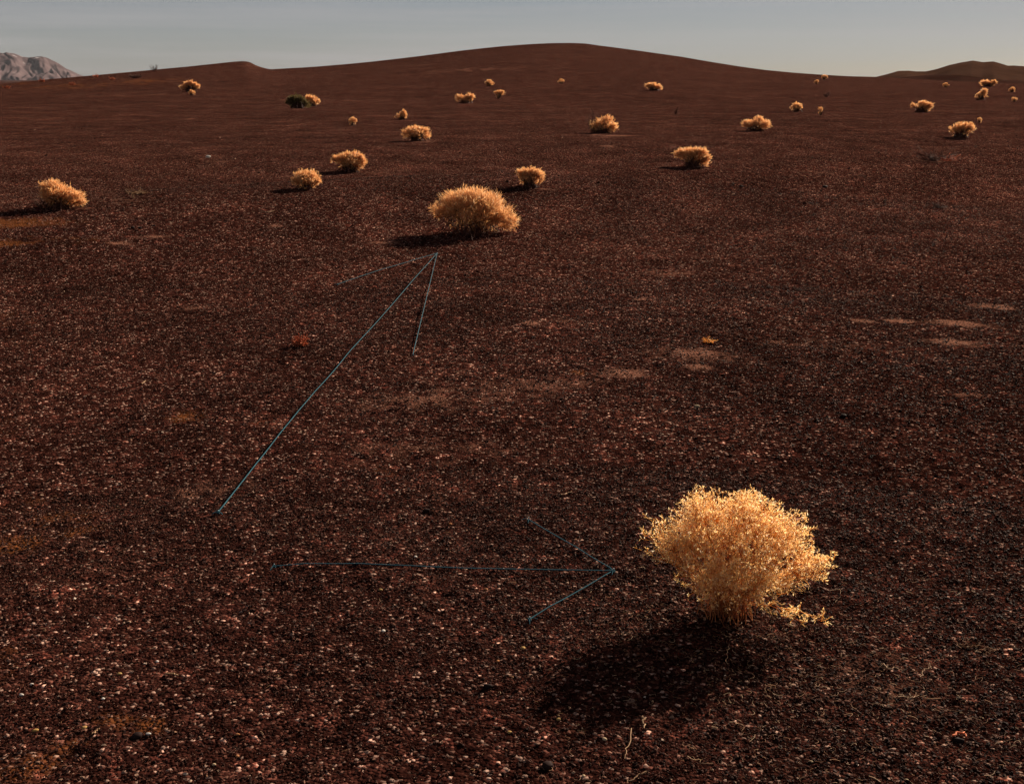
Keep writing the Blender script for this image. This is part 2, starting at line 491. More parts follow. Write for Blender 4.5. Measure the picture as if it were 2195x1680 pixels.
# (photo x, photo y, half width, half height, strength)
PALE_SPOTS = [(1850, 687, 40, 5, .9), (1927, 687, 36, 5, .9), (2132, 656, 48, 6, .9), (2055, 692, 70, 6, .7), (2035, 733, 70, 9, .7), (1373, 641, 16, 5, .9),
    (1365, 621, 50, 8, .45), (1500, 587, 130, 9, .5), (1640, 572, 120, 6, .4), (1500, 789, 50, 10, .5), (1868, 797, 28, 7, .8), (2076, 846, 70, 5, .7), (2027, 803, 35, 9, .55),
    (1340, 798, 60, 14, .5), (1711, 773, 90, 9, .4), (1136, 694, 17, 5, .9), (617, 467, 17, 3, 1), (592, 483, 18, 4, .9), (545, 473, 40, 3, .5), (1900, 1192, 60, 20, .4),
    (290, 415, 75, 9, .65), (455, 341, 60, 6, .6), (412, 255, 18, 2, .9), (258, 521, 26, 4, .9), (330, 507, 40, 3, .6), (760, 367, 90, 6, .45), (745, 372, 60, 3, .4),
    (650, 409, 45, 4, .5), (880, 303, 60, 5, .5), (1290, 290, 90, 6, .4), (1620, 282, 50, 3, .4), (1300, 312, 60, 4, .4), (2000, 345, 55, 4, .6), (2070, 296, 50, 3, .4), (1000, 224, 40, 2, .3),
    (1135, 402, 40, 3, .5), (820, 519, 45, 3, .5), (1155, 405, 35, 3, .6), (700, 320, 60, 3, .3), (150, 448, 60, 4, .5), (60, 560, 90, 6, .35), (640, 630, 60, 8, .35), (430, 660, 60, 6, .3),
    (900, 860, 260, 45, .32), (1150, 830, 240, 30, .26), (1450, 760, 260, 20, .36), (600, 760, 260, 30, .30), (1000, 960, 300, 40, .32), (400, 1050, 240, 40, .28), (1750, 740, 240, 20, .34), (780, 1230, 260, 60, .16), (300, 1180, 240, 50, .16), (600, 560, 200, 8, .25), (1480, 645, 150, 7, .3), (1900, 575, 200, 5, .3), (1250, 690, 100, 9, .3), (1000, 1080, 160, 30, .2),
    (1800, 1450, 200, 70, .45), (1660, 1480, 120, 70, .45), (1650, 1345, 130, 30, .4), (660, 1650, 160, 20, .2), (1650, 360, 200, 4, .3), (1010, 150, 190, 6, .35), (1230, 120, 120, 12, .2), (900, 140, 90, 5, .25), (560, 146, 24, 7, .6), (300, 205, 200, 3, .35), (700, 215, 200, 3, .25)]
OCHRE_SPOTS = [(400, 893, 50, 14, .75), (555, 900, 28, 10, .45), (20, 1160, 60, 22, 1), (100, 1110, 110, 18, .6), (60, 1090, 100, 30, .4), (160, 1135, 60, 12, .5), (330, 1550, 40, 22, .75), (250, 1545, 60, 20, .5),
    (60, 1640, 80, 30, .55), (150, 1600, 60, 30, .5), (0, 480, 130, 12, .6), (60, 520, 160, 16, .5), (150, 185, 130, 8, .42), (40, 180, 90, 9, .42), (300, 175, 120, 10, .45), (20, 700, 80, 200, .35), (0, 900, 60, 200, .3), (20, 1400, 60, 150, .3),
    (1240, 798, 20, 10, .4), (2150, 1250, 60, 30, .3), (820, 1010, 100, 14, .2), (1080, 1490, 50, 30, .25), (1130, 1640, 60, 30, .25)]
build_ground()

# ------------------------------------------------------------------ farther hills and the mountain
def ridge(name, label, pts, D, depth, mat, seed, gully, freq=8.0, base=-8.0, nu=260, nv=70, kind='structure'):
    az0, t0 = skyline(pts)
    az = np.linspace(az0[0], az0[-1], nu)
    zc = CAM_H + np.interp(az, az0, t0) * D
    v = np.linspace(-1, 1, nv)
    A, Vv = np.meshgrid(az, v, indexing='ij')
    r = D + Vv * depth
    k = 1 - np.abs(Vv) ** 1.25
    Z = base + (zc[:, None] - base) * k
    lat = A * D / depth
    g = np.abs(fbm(lat * freq + 0.9 * fbm(lat * freq * 0.5, Vv * 3, 2, seed + 5), Vv * 1.6, 4, seed)) * 2
    Z = Z - gully * (1 - g) * np.clip(1.05 - k, 0, 1) * k * 2.6
    Z = Z + gully * 0.15 * fbm(lat * freq * 3, Vv * 12, 3, seed + 9) * (1 - 0.8 * k)
    x, y = r * np.sin(A), r * np.cos(A)
    i = np.arange(nu - 1)[:, None] * nv + np.arange(nv - 1)[None, :]
    F = np.stack([i, i + nv, i + nv + 1, i + 1], -1).reshape(-1, 4)
    o = mesh_obj(name, np.stack([x, y, Z], -1).reshape(-1, 3), F[:, ::-1], mat, smooth=True)
    setp(o, label, kind=kind)
    return o
M_HILL, t_, b_ = new_mat('far_cinder_slope')
tc_ = N(t_, 'ShaderNodeTexCoord')
n_ = noise(t_, tc_.outputs['Object'], 0.05, 6, 0.6)
rs = ramp(t_, [(0.3, (0.034, 0.0165, 0.0105)), (0.7, (0.060, 0.031, 0.021))]); t_.links.new(n_.outputs['Fac'], rs.inputs[0])
t_.links.new(rs.outputs[0], b_.inputs['Base Color']); b_.inputs['Roughness'].default_value = 0.95; b_.inputs['Specular IOR Level'].default_value = 0.0
M_MOUND, t_, b_ = new_mat('far_dark_mound')
n_ = noise(t_, N(t_, 'ShaderNodeTexCoord').outputs['Object'], 0.08, 6, 0.6)
rs = ramp(t_, [(0.3, (0.0207, 0.0093, 0.0068)), (0.7, (0.0373, 0.0171, 0.0130))]); t_.links.new(n_.outputs['Fac'], rs.inputs[0])
t_.links.new(rs.outputs[0], b_.inputs['Base Color']); b_.inputs['Roughness'].default_value = 0.95; b_.inputs['Specular IOR Level'].default_value = 0.0
ridge('far_hill', 'bare grey brown hill with gullies beyond the right saddle',
      [(1800, 185), (1850, 172), (1900, 158), (1925, 151), (1945, 149), (1985, 150.5), (2010, 146), (2035, 139), (2060, 134), (2085, 130), (2108, 133), (2130, 131), (2160, 137), (2195, 141), (2260, 147), (2400, 150), (2600, 175)],
      520, 150, M_HILL, 3, 5.0, 7.0)
ridge('far_mound', 'low dark mound in front of the gullied far hill',
      [(1840, 185), (1880, 172), (1950, 163), (2010, 159), (2060, 160), (2110, 167), (2180, 172), (2260, 176), (2340, 190)],
      360, 60, M_MOUND, 8, 1.2)
M_MTN, t_, b_ = new_mat('snowy_mountain_rock')
tc_ = N(t_, 'ShaderNodeTexCoord'); geo = N(t_, 'ShaderNodeNewGeometry')
n_ = noise(t_, tc_.outputs['Object'], 0.006, 8, 0.65)
rk = ramp(t_, [(0.32, (0.0435, 0.0290, 0.0315)), (0.5, (0.0725, 0.0510, 0.0536)), (0.7, (0.1044, 0.0754, 0.0768))]); t_.links.new(n_.outputs['Fac'], rk.inputs[0])
mp_ = N(t_, 'ShaderNodeMapping'); mp_.inputs['Scale'].default_value = (1, 1, 0.45); t_.links.new(tc_.outputs['Object'], mp_.inputs['Vector'])
sn = noise(t_, mp_.outputs[0], 0.017, 7, 0.62)
sx = N(t_, 'ShaderNodeSeparateXYZ'); t_.links.new(tc_.outputs['Object'], sx.inputs[0])
hz = N(t_, 'ShaderNodeMapRange'); hz.inputs['From Min'].default_value = 60; hz.inputs['From Max'].default_value = 260; hz.inputs['To Min'].default_value = 0; hz.inputs['To Max'].default_value = 0.17
t_.links.new(sx.outputs['Z'], hz.inputs['Value'])
sf = ramp(t_, [(0.70, 0.0), (0.77, 1.0)])
t_.links.new(math_n(t_, 'ADD', sn.outputs['Fac'], hz.outputs[0]), sf.inputs[0])
t_.links.new(mixc(t_, sf.outputs[0], rk.outputs[0], (0.42, 0.40, 0.41)), b_.inputs['Base Color']); b_.inputs['Roughness'].default_value = 0.95; b_.inputs['Specular IOR Level'].default_value = 0.0
ridge('mountain', 'distant bare mountain with streaks of snow left of the dark ridge',
      [(-420, 175), (-250, 150), (-150, 128), (-70, 119), (-20, 116), (3, 112), (14, 110.5), (30, 113), (48, 119), (62, 124), (72, 124.5), (88, 122.5), (100, 125), (118, 132), (140, 146), (150, 149), (165, 157), (190, 167), (220, 176), (260, 186), (330, 196)],
      9000, 1500, M_MTN, 13, 80, 11.0, base=-60, nu=420, nv=160)

# ------------------------------------------------------------------ dry desert air, thin
import bmesh
bm = bmesh.new(); bmesh.ops.create_cube(bm, size=1.0)
for v in bm.verts:
    v.co = Vector((v.co.x * 28400, v.co.y * 28400, v.co.z * 600 + 300 - HAZE_FLOOR))
me_ = bpy.data.meshes.new('haze'); bm.to_mesh(me_); bm.free()
M_HAZE = bpy.data.materials.new('haze_air'); M_HAZE.use_nodes = True
t_ = M_HAZE.node_tree; t_.nodes.clear()
pv = N(t_, 'ShaderNodeVolumePrincipled'); pv.inputs['Color'].default_value = (0.80, 0.86, 0.95, 1); pv.inputs['Density'].default_value = 0.7e-5
t_.links.new(pv.outputs[0], N(t_, 'ShaderNodeOutputMaterial').inputs['Volume'])
me_.materials.append(M_HAZE)
o_ = bpy.data.objects.new('haze', me_); COL.objects.link(o_)
setp(o_, 'thin pale desert haze over the whole landscape', kind='stuff')

# ------------------------------------------------------------------ gravel (uncountable, scattered by geometry nodes)
def pebble_nodes(name, mat, seed, flat):
    ng = bpy.data.node_groups.new(name, 'GeometryNodeTree')
    ng.interface.new_socket('Geometry', in_out='INPUT', socket_type='NodeSocketGeometry')
    ng.interface.new_socket('Geometry', in_out='OUTPUT', socket_type='NodeSocketGeometry')
    gi, go = ng.nodes.new('NodeGroupInput'), ng.nodes.new('NodeGroupOutput')
    g2i = ng.nodes.new('GeometryNodeGeometryToInstance')
    for k in range(4):
        ico = ng.nodes.new('GeometryNodeMeshIcoSphere'); ico.inputs['Radius'].default_value = 0.5; ico.inputs['Subdivisions'].default_value = 1 if k % 2 else 2
        nz = ng.nodes.new('ShaderNodeTexNoise'); nz.noise_dimensions = '4D'; nz.inputs['Scale'].default_value = 2.3; nz.inputs['W'].default_value = seed + k * 3.7
        nz.inputs['Detail'].default_value = 1.0
        sub = ng.nodes.new('ShaderNodeVectorMath'); sub.operation = 'SUBTRACT'; sub.inputs[1].default_value = (0.5, 0.5, 0.5)
        sc = ng.nodes.new('ShaderNodeVectorMath'); sc.operation = 'SCALE'; sc.inputs['Scale'].default_value = 1.35
        sp = ng.nodes.new('GeometryNodeSetPosition')
        tf = ng.nodes.new('GeometryNodeTransform'); tf.inputs['Scale'].default_value = (1.0 + 0.22 * k, 1.0, flat)
        sm = ng.nodes.new('GeometryNodeSetMaterial'); sm.inputs['Material'].default_value = mat
        ng.links.new(nz.outputs['Color'], sub.inputs[0]); ng.links.new(sub.outputs[0], sc.inputs[0])
        ng.links.new(sc.outputs[0], sp.inputs['Offset']); ng.links.new(ico.outputs['Mesh'], sp.inputs['Geometry'])
        ng.links.new(sp.outputs[0], tf.inputs['Geometry']); ng.links.new(tf.outputs[0], sm.inputs['Geometry'])
        ng.links.new(sm.outputs[0], g2i.inputs[0])
    iop = ng.nodes.new('GeometryNodeInstanceOnPoints'); iop.inputs['Pick Instance'].default_value = True
    rv = ng.nodes.new('FunctionNodeRandomValue'); rv.data_type = 'FLOAT_VECTOR'
    rv.inputs[0].default_value = (-0.5, -0.5, 0); rv.inputs[1].default_value = (0.5, 0.5, 6.283)
    na = ng.nodes.new('GeometryNodeInputNamedAttribute'); na.data_type = 'FLOAT'; na.inputs['Name'].default_value = 'size'
    ng.links.new(gi.outputs[0], iop.inputs['Points']); ng.links.new(g2i.outputs[0], iop.inputs['Instance'])
    ng.links.new(rv.outputs[0], iop.inputs['Rotation'])
    ng.links.new([o for o in na.outputs if o.enabled and o.name == 'Attribute'][0], iop.inputs['Scale'])
    ng.links.new(iop.outputs[0], go.inputs[0])
    return ng
def scatter(name, label, bands, mat, seed, flat=0.75, clump=0.0, sink=0.12):
    P, Sz = [], []
    for (r0, r1, n, s0, s1, pw) in bands:
        r = np.sqrt(rng.uniform(r0 ** 2, r1 ** 2, n)) if r1 < 4 * r0 else np.exp(rng.uniform(math.log(r0), math.log(r1), n))
        a = rng.uniform(-R(40), R(40), n)
        x, y = r * np.sin(a), r * np.cos(a)
        if clump:
            keep = (0.5 + fbm(x * 1.3, y * 1.3, 3, seed)) + 0.55 > rng.uniform(0, 1, n) * (1 + clump)
            x, y, n = x[keep], y[keep], int(keep.sum())
        s = s0 * (s1 / s0) ** (rng.uniform(0, 1, n) ** pw)
        z = height(x, y) + s * flat * 0.5 * (1 - 2 * sink) - 0.0008
        P.append(np.stack([x, y, z], -1)); Sz.append(s)
    P, Sz = np.concatenate(P), np.concatenate(Sz)
    me = bpy.data.meshes.new(name)
    me.vertices.add(len(P)); me.vertices.foreach_set('co', P.astype(np.float32).ravel())
    at = me.attributes.new('size', 'FLOAT', 'POINT'); at.data.foreach_set('value', Sz.astype(np.float32))
    at = me.attributes.new('tone', 'FLOAT', 'POINT'); at.data.foreach_set('value', tone_at(P[:, 0], P[:, 1]).astype(np.float32))
    me.materials.append(mat)
    o = bpy.data.objects.new(name, me)
    COL.objects.link(o)
    mod = o.modifiers.new('scatter', 'NODES'); mod.node_group = pebble_nodes(name + '_nodes', mat, seed, flat)
    setp(o, label, kind='stuff')
    return o
scatter('cinder_gravel', 'dark red brown cinder gravel covering the ground',
        [(1.7, 4.5, 340000, 0.0022, 0.0090, 3.8), (4.5, 9, 200000, 0.0036, 0.011, 3.8), (9, 15, 60000, 0.006, 0.015, 3.4), (14, 60, 9000, 0.010, 0.032, 4.5)], M_CINDER, 3, 0.75, 0.3)
scatter('pale_pebbles', 'small pale and pinkish pebbles strewn among the cinders',
        [(1.7, 4.5, 7500, 0.0022, 0.0085, 3.2), (4.5, 9, 4000, 0.0036, 0.010, 3.0), (9, 18, 2200, 0.006, 0.014, 2.8), (18, 80, 500, 0.010, 0.03, 3.0)], M_PALE, 7, 0.7, 0.6)

# ------------------------------------------------------------------ single stones
def stone_mesh(seed, lx, ly, lz, rough=0.16, sub=2):
    import bmesh
    bm = bmesh.new()
    bmesh.ops.create_icosphere(bm, subdivisions=sub, radius=0.5)
    r = random.Random(seed)
    o = Vector((r.uniform(0, 50), r.uniform(0, 50), r.uniform(0, 50)))
    from mathutils import noise as mn
    for v in bm.verts:
        n = mn.noise(v.co * 2.4 + o) + 0.5 * mn.noise(v.co * 5 + o)
        v.co *= 1 + rough * n * 1.6
        v.co = Vector((v.co.x * lx, v.co.y * ly, v.co.z * lz))
    me = bpy.data.meshes.new('stone')
    bm.to_mesh(me); bm.free()
    return me
def stone(px, py, wpx, aspect, mat, name, label, cat, group, seed, rot=0.0, flat=0.6, rough=0.16):
    p, d = ground_at(px, py, True)
    w = wpx * d / FPX
    me = stone_mesh(seed, w, w * aspect, w * flat * (0.5 + aspect / 2), rough)
    me.materials.append(mat)
    me.polygons.foreach_set('use_smooth', [True] * len(me.polygons))
    o = bpy.data.objects.new(name, me)
    COL.objects.link(o)
    o.location = (p.x, p.y, p.z + w * flat * 0.28)
    o.rotation_euler = (0, 0, rot)
    setp(o, label, cat, group)
    return o
GP = 'pale stones lying loose on the cinders'
GD = 'dark rocks lying on the cinders'
STONES = [
    (1494, 873, 14, .6, M_CREAM, 'pebble', 'cream oval pebble alone on dark ground above the near bush', 1, -.5),
    (1121, 1390, 11, .85, M_YELLOW, 'pebble', 'egg shaped yellow tan pebble below the lower barb of the level blue arrow', 2, .6),
    (1067, 1418, 10, .6, M_ORANGE, 'pebble', 'orange brown pebble lower left of the egg shaped yellow tan pebble', 3, .9),
    (1092, 1570, 11, .8, M_YELLOW, 'pebble', 'round yellow pebble left of the long shadow tip, near the bottom edge', 4, 0),
    (1197, 1542, 10, .8, M_YELLOW, 'pebble', 'small yellow pebble just below the tip of the near bush shadow', 5, .2),
    (1296, 1585, 12, .7, M_CREAM, 'pebble', 'cream pebble left of the upright pale stick at the bottom', 6, -.6),
    (1251, 1663, 8, .9, M_CREAM, 'pebble', 'small cream pebble at the bottom edge left of the slanting pale stick', 7, 0),
    (1695, 1342, 12, .5, M_CREAM, 'pebble', 'flat cream pebble lying right below the near bush', 8, -.6),
    (1662, 1312, 9, .6, M_CREAM, 'pebble', 'cream pebble tucked under the right edge of the near bush', 9, -.5),
    (1738, 1633, 10, .6, M_CREAM, 'pebble', 'cream pebble at the bottom edge below and right of the near bush', 10, -.2),
    (1944, 1672, 9, .55, M_CREAM, 'pebble', 'slim cream pebble in the bottom edge straight below the level pale twig', 11, -.5),
    (2056, 1496, 10, .5, M_CREAM, 'pebble', 'flat cream pebble to the right of the level pale twig', 12, -.4),
    (822, 1353, 9, 1., M_WHITE, 'pebble', 'bright white pebble below the middle of the level blue arrow', 13, 0),
    (816, 1265, 9, .8, M_YELLOW, 'pebble', 'tan pebble right under the shaft of the level blue arrow', 14, 0),
    (1042, 1264, 8, .9, M_ORANGE, 'pebble', 'orange pebble inside the head of the level blue arrow', 15, 0),
    (891, 1194, 7, 1., M_WHITE, 'pebble', 'small white pebble just above the shaft of the level blue arrow', 16, 0),
    (965, 1124, 8, .8, M_ORANGE, 'pebble', 'pale orange pebble left of the upper barb of the level blue arrow', 17, 0),
    (46, 1490, 11, .6, M_WHITE, 'pebble', 'white pebble near the left edge, lower of the two white ones there', 18, -.2),
    (68, 1467, 9, .6, M_WHITE, 'pebble', 'white pebble near the left edge, upper of the two white ones there', 19, .3),
    (318, 1574, 12, .55, M_WHITE, 'pebble', 'white pebble right beside the dark hollowed rock at lower left', 20, 0),
    (76, 1567, 15, .55, M_YELLOW, 'pebble', 'long yellow pebble in the lower left corner', 21, .5),
    (181, 1561, 13, .8, M_YELLOW, 'pebble', 'chunky yellow stone between the long yellow pebble and the dark hollowed rock', 22, .7),
    (509, 1575, 11, .5, M_ORANGE, 'pebble', 'flat orange pebble above the round orange one near the bottom', 23, .2),
    (256, 1445, 11, .7, M_YELLOW, 'pebble', 'tan pebble left of the short pale stick at lower left', 24, .2),
    (221, 1498, 8, .9, M_WHITE, 'pebble', 'small white pebble above the chunky yellow stone at lower left', 25, 0),
    (509, 1621, 9, 1., M_ORANGE, 'pebble', 'round orange pebble near the bottom left of centre', 26, 0),
    (337, 1418, 7, 1., M_WHITE, 'pebble', 'tiny white pebble above the short pale stick at lower left', 27, 0),
    (459, 1639, 9, .8, M_CREAM, 'pebble', 'cream pebble left below the round orange pebble', 28, 0),
    (2041, 966, 10, .6, M_ORANGE, 'pebble', 'orange pebble far right, below the dark lone rock', 29, .2),
    (1808, 893, 14, .9, M_DARK, 'rock', 'black lone rock on the right half, above the near bush', 30, .3),
    (914, 1096, 16, .6, M_DARK, 'rock', 'dark rock above the level blue arrow', 31, -.2),
    (1768, 402, 10, .8, M_DARK, 'rock', 'black rock on the right in the middle distance, right of a fainter one', 32, 0),
    (1588, 400, 7, .8, M_DARK, 'rock', 'small dark rock straight below the right mid distance bush', 33, 0),
    (284, 489, 9, .9, M_DARK, 'rock', 'dark pointed rock left in a row of three below the leftmost bush', 34, 0),
    (300, 489, 7, .9, M_DARK, 'rock', 'dark rock in the middle of a row of three below the leftmost bush', 35, 0),
    (330, 485, 7, .7, M_DARK, 'rock', 'dark rock at the right end of a row of three below the leftmost bush', 36, 0),
    (293, 1580, 26, .7, M_DARK, 'rock', 'dark hollowed rock at lower left with a white pebble beside it', 37, .6),
    (1175, 1643, 26, .9, M_DARK, 'rock', 'rounded black rock at the bottom edge near the middle', 38, .8),
    (1047, 1473, 20, .6, M_DARK, 'rock', 'flat dark rock below the orange brown pebble', 39, 0),
    (2056, 1590, 24, .6, M_DARK, 'rock', 'dark rock in the lower right corner under a curl of rusty stalk', 40, -.4),
    (446, 338, 11, .7, M_WHITE, 'rock', 'pale stone on a light dusty patch left in the distance', 41, 0),
]
for (px, py, w, asp, m, nm, lb, sd, rt) in STONES:
    stone(px, py, w, asp, m, nm, lb, nm, GP if m is not M_DARK else GD, sd, rt, 0.62, 0.12 if nm == 'pebble' else 0.24)

# ------------------------------------------------------------------ blue cord arrows
def cord_path(pts, lift, n=60):
    """taut cord over the ground through the photo points, just clear of the grains"""
    W_ = [ground_at(x, y, True)[0] for x, y in pts]
    out = []
    for a, b in zip(W_[:-1], W_[1:]):
        for k in range(n):
            out.append(a.lerp(b, k / n))
    out.append(W_[-1])
    P = np.array([[p.x, p.y, p.z] for p in out])
    g = height(P[:, 0], P[:, 1]) + lift
    z = np.maximum(P[:, 2] + lift, g)
    for _ in range(60):                                  # tension: pull the line straight between its supports
        zz = z.copy(); zz[1:-1] = (z[:-2] + z[2:]) / 2
        z = np.maximum(zz, g)
    P[:, 2] = z
    return P
def arrow(name, label, shaft, barbs, rad, nails):
    p0, _ = ground_at(*shaft[-1], True)
    root = empty(name, p0)
    setp(root, label, 'cord arrow', 'arrows of blue cord pegged to the ground')
    off = np.array(p0)
    for nm, pts in [('shaft', shaft)] + [('barb', b) for b in barbs]:
        P = cord_path(pts, rad + 0.007)
        g = Geo(); g.tubes((P - off)[None], np.full((1, len(P)), rad), 6)
        g.build(nm, M_STRING, root, True)
    for (x, y) in nails:
        p, _ = ground_at(x, y, True)
        q = np.array(p) - off
        g = Geo()
        Pn = np.array([[q + (0, 0, -0.03), q + (0, 0, 0.014), q + (0, 0, 0.0145), q + (0, 0, 0.0175), q + (0, 0, 0.018)]])
        g.tubes(Pn, np.array([[0.0012, 0.0012, 0.0022, 0.0022, 0.0004]]), 8)
        g.build('nail', M_NAIL, root, True)
        # a knot of cord with two loose ends round the nail
        th = np.linspace(0, 6 * math.pi, 40)
        K = np.stack([q[0] + 0.0042 * np.cos(th), q[1] + 0.0042 * np.sin(th), q[2] + 0.003 + 0.008 * th / th[-1]], -1)
        g = Geo(); g.tubes(K[None], np.full((1, 40), rad * 0.8), 5)
        for e in (0.7, 2.6):
            T_ = np.array([q + (0, 0, .008), q + (0.012 * math.cos(e + x), 0.012 * math.sin(e + x), .012), q + (0.026 * math.cos(e + x), 0.026 * math.sin(e + x), .005)])
            g.tubes(T_[None], np.full((1, 3), rad * 0.7), 5)
        g.build('knot', M_STRING, root, True)
arrow('cord_arrow', 'thin blue cord arrow lying level, pointing right at the near bush',
      [(588, 1218), (960, 1222), (1315, 1228)], [[(1133, 1118), (1315, 1228)], [(1135, 1332), (1315, 1228)]], 0.0019,
      [(588, 1218), (1315, 1228), (1133, 1118), (1135, 1332)])
arrow('cord_arrow', 'long slanting blue cord arrow pointing up at the bush in the middle distance',
      [(468, 1102), (640, 885), (780, 725), (937, 545)], [[(723, 612), (937, 545)], [(885, 763), (937, 545)]], 0.0025,
      [(468, 1102), (937, 545), (723, 612), (885, 763)])

# ------------------------------------------------------------------ bushes
def unit(v):
    return v / (np.linalg.norm(v, axis=-1, keepdims=True) + 1e-9)
def in_lobes(lobes, n, shell=0.55):
    """points spread through the lobes (cx, cy, cz, rx, ry, rz), denser towards their outside"""
    vol = np.array([l[3] * l[4] * l[5] for l in lobes]) ** 0.75
    k = rng.choice(len(lobes), n, p=vol / vol.sum())
    Lb = np.array(lobes)[k]
    d = unit(rng.normal(size=(n, 3)))
    d[:, 2] = np.where((d[:, 2] < -0.25) & (rng.uniform(0, 1, n) < 0.5), -d[:, 2], d[:, 2])
    r = rng.uniform(0, 1, (n, 1)) ** shell
    r = r * (1 + 0.17 * rng.normal(size=(n, 1)).clip(-1.2, 1.8))
    return Lb[:, :3] + d * r * Lb[:, 3:], Lb
def bezier(A, B, C, k):
    s = np.linspace(0, 1, k)[None, :, None]
    return (1 - s) ** 2 * A[:, None] + 2 * s * (1 - s) * B[:, None] + s ** 2 * C[:, None]
def grow(root, lobes, size, n_stem, n_twig, n_tip, tip_len, tip_w, stem_r, twig_r, mats, base_spread=0.06, zmin=0.004, tint_mid=0.55, spread=0.9, twig_tint=0.4):
    """stems from the foot of the plant, twigs off the stems, tufts of fine tips at the end of every twig"""
    mleaf, mstem = mats
    C, Lb = in_lobes(lobes, n_stem, 0.45)
    C = C * 0.9
    C[:, 2] = np.maximum(C[:, 2], zmin + 0.02 * size)
    A = np.zeros((n_stem, 3)); A[:, :2] = rng.normal(size=(n_stem, 2)) * base_spread * size; A[:, 2] = -0.02 * size
    B = A * 0.4 + C * 0.45; B[:, 2] = C[:, 2] * rng.uniform(0.35, 0.85, n_stem)
    B += rng.normal(size=B.shape) * 0.05 * size
    K = 7
    St = bezier(A, B, C, K)
    St[:, 1:] += rng.normal(size=(n_stem, K - 1, 3)) * 0.010 * size
    St[..., 2] = np.maximum(St[..., 2], -0.02 * size)
    g = Geo()
    g.tubes(St, stem_r * np.linspace(1, 0.45, K)[None] * rng.uniform(0.7, 1.3, (n_stem, 1)), 4, rng.uniform(0, 1, n_stem))
    g.build('stems', mstem, root)
    g = Geo()
    E, Le = in_lobes(lobes, n_twig, 0.42)
    E[:, 2] = np.maximum(E[:, 2], zmin)
    nodes = St[:, 2:].reshape(-1, 3)
    idx = np.empty(n_twig, int)
    for s in range(0, n_twig, 500):                        # each twig leaves the nearest stem, from a node below its own end
        e = E[s:s + 500]
        d = np.linalg.norm(e[:, None] - nodes[None], axis=2)
        d = d + 0.5 * np.clip(np.linalg.norm(nodes, axis=1)[None] - np.linalg.norm(e, axis=1)[:, None] * 0.85, 0, None) * 4
        idx[s:s + 500] = np.argmin(d + rng.uniform(0, 0.12 * size, d.shape), 1)
    T0 = nodes[idx]
    out = unit(E - np.array([0, 0, 0.02 * size]))
    T1 = T0 * 0.5 + E * 0.5 + out * 0.03 * size + rng.normal(size=E.shape) * 0.03 * size
    Tw = bezier(T0, T1, E, 4)
    g.tubes(Tw, np.full((n_twig, 4), twig_r) * np.linspace(1, 0.5, 4)[None], 3, np.clip(rng.normal(twig_tint, 0.2, n_twig), 0, 1))
    n = n_twig * n_tip
    j = np.repeat(np.arange(n_twig), n_tip)
    f = rng.uniform(0.45, 1.0, n)[:, None]
    O = (1 - f) ** 2 * T0[j] + 2 * f * (1 - f) * T1[j] + f ** 2 * E[j]
    dirs = unit(out[j] * 0.9 + np.array([0, 0, 0.35]) + rng.normal(size=(n, 3)) * spread)
    Ln = tip_len * rng.uniform(0.4, 1.3, (n, 1))
    T2 = O + dirs * Ln
    T2[:, 2] = np.maximum(T2[:, 2], zmin * 0.5)
    g.blades(O, T2, tip_w * rng.uniform(0.6, 1.4, n), unit(rng.normal(size=(n, 3))), np.clip(rng.normal(tint_mid, 0.22, n), 0, 1))
    o = g.build('dry_foliage', mleaf, root)
    o['kind'] = 'stuff'
    return St, E
GB = 'dry bushes scattered over the cinder slope'
def scaled_lobes(box, base, d, lobes):
    """lobes given as photo units from the foot (right, up, half width, half height) to metres"""
    s = d / FPX
    out = []
    for (lx, lz, rx, rz) in lobes:
        ry = min(rx, rz * 1.4) * rng.uniform(0.8, 1.1)
        out.append((lx * s, rng.normal() * 0.18 * rx * s, lz * s, rx * s, ry * s, rz * s))
    return out
def bush(name, label, px, py, lobes, mats=None, cat='bush', group=GB, dens=1.0, tip=1.0, **kw):
    kw.setdefault('tint_mid', 0.5)
    kw.setdefault('base_spread', 0.15)
    p, d = ground_at(px, py)
    s = d / FPX
    root = empty(name, p, -math.atan2(p.x, p.y))
    setp(root, label, cat, group)
    L_ = scaled_lobes(None, p, d, lobes)
    wpx = max(l[0] + l[2] for l in lobes) - min(l[0] - l[2] for l in lobes)
    size = max(wpx, 6) * s
    n_tw = int(np.clip((14 if wpx > 60 else 6.5) * wpx * dens, 55, 3000))
    a = dict(n_stem=int(np.clip(wpx * 1.2, 14, 110)), n_twig=n_tw, n_tip=kw.pop('n_tip', 6), tip_len=np.clip(0.085 * size, 0.03, 0.2) * tip * (1.0 if wpx > 60 else 1.5),
             tip_w=0.95 * s * kw.pop('fat', 1.0), stem_r=0.9 * s * kw.pop('stem', 1.0), twig_r=0.35 * s)
    a.update(kw)
    grow(root, L_, size, mats=mats or (M_STRAW_DENSE, M_DARKTWIG), **a)  # near-black stem colour stands in for shade in the crown's hollow foot
    return root
def dome(x0, x1, h, n=5, lift=0.0, seed=0):
    """a rounded, uneven crown between x0 and x1 (photo units from the foot), h tall"""
    r = random.Random(seed)
    w = x1 - x0
    out = [((x0 + x1) / 2, h * (0.48 + lift / 2), w * 0.40, h * (0.5 - lift / 2))]
    for k in range(n):
        f = (k + 0.5) / n
        rr = w * r.uniform(0.12, 0.2)
        top = h * (1 - abs(2 * f - 1) ** 2 * 0.55) * r.uniform(0.85, 1.02)
        rz = min(rr * 0.9, top * 0.5)
        out.append((x0 + w * (0.1 + 0.8 * f), max(top - rz, rz * 0.9), rr, rz))
    return out

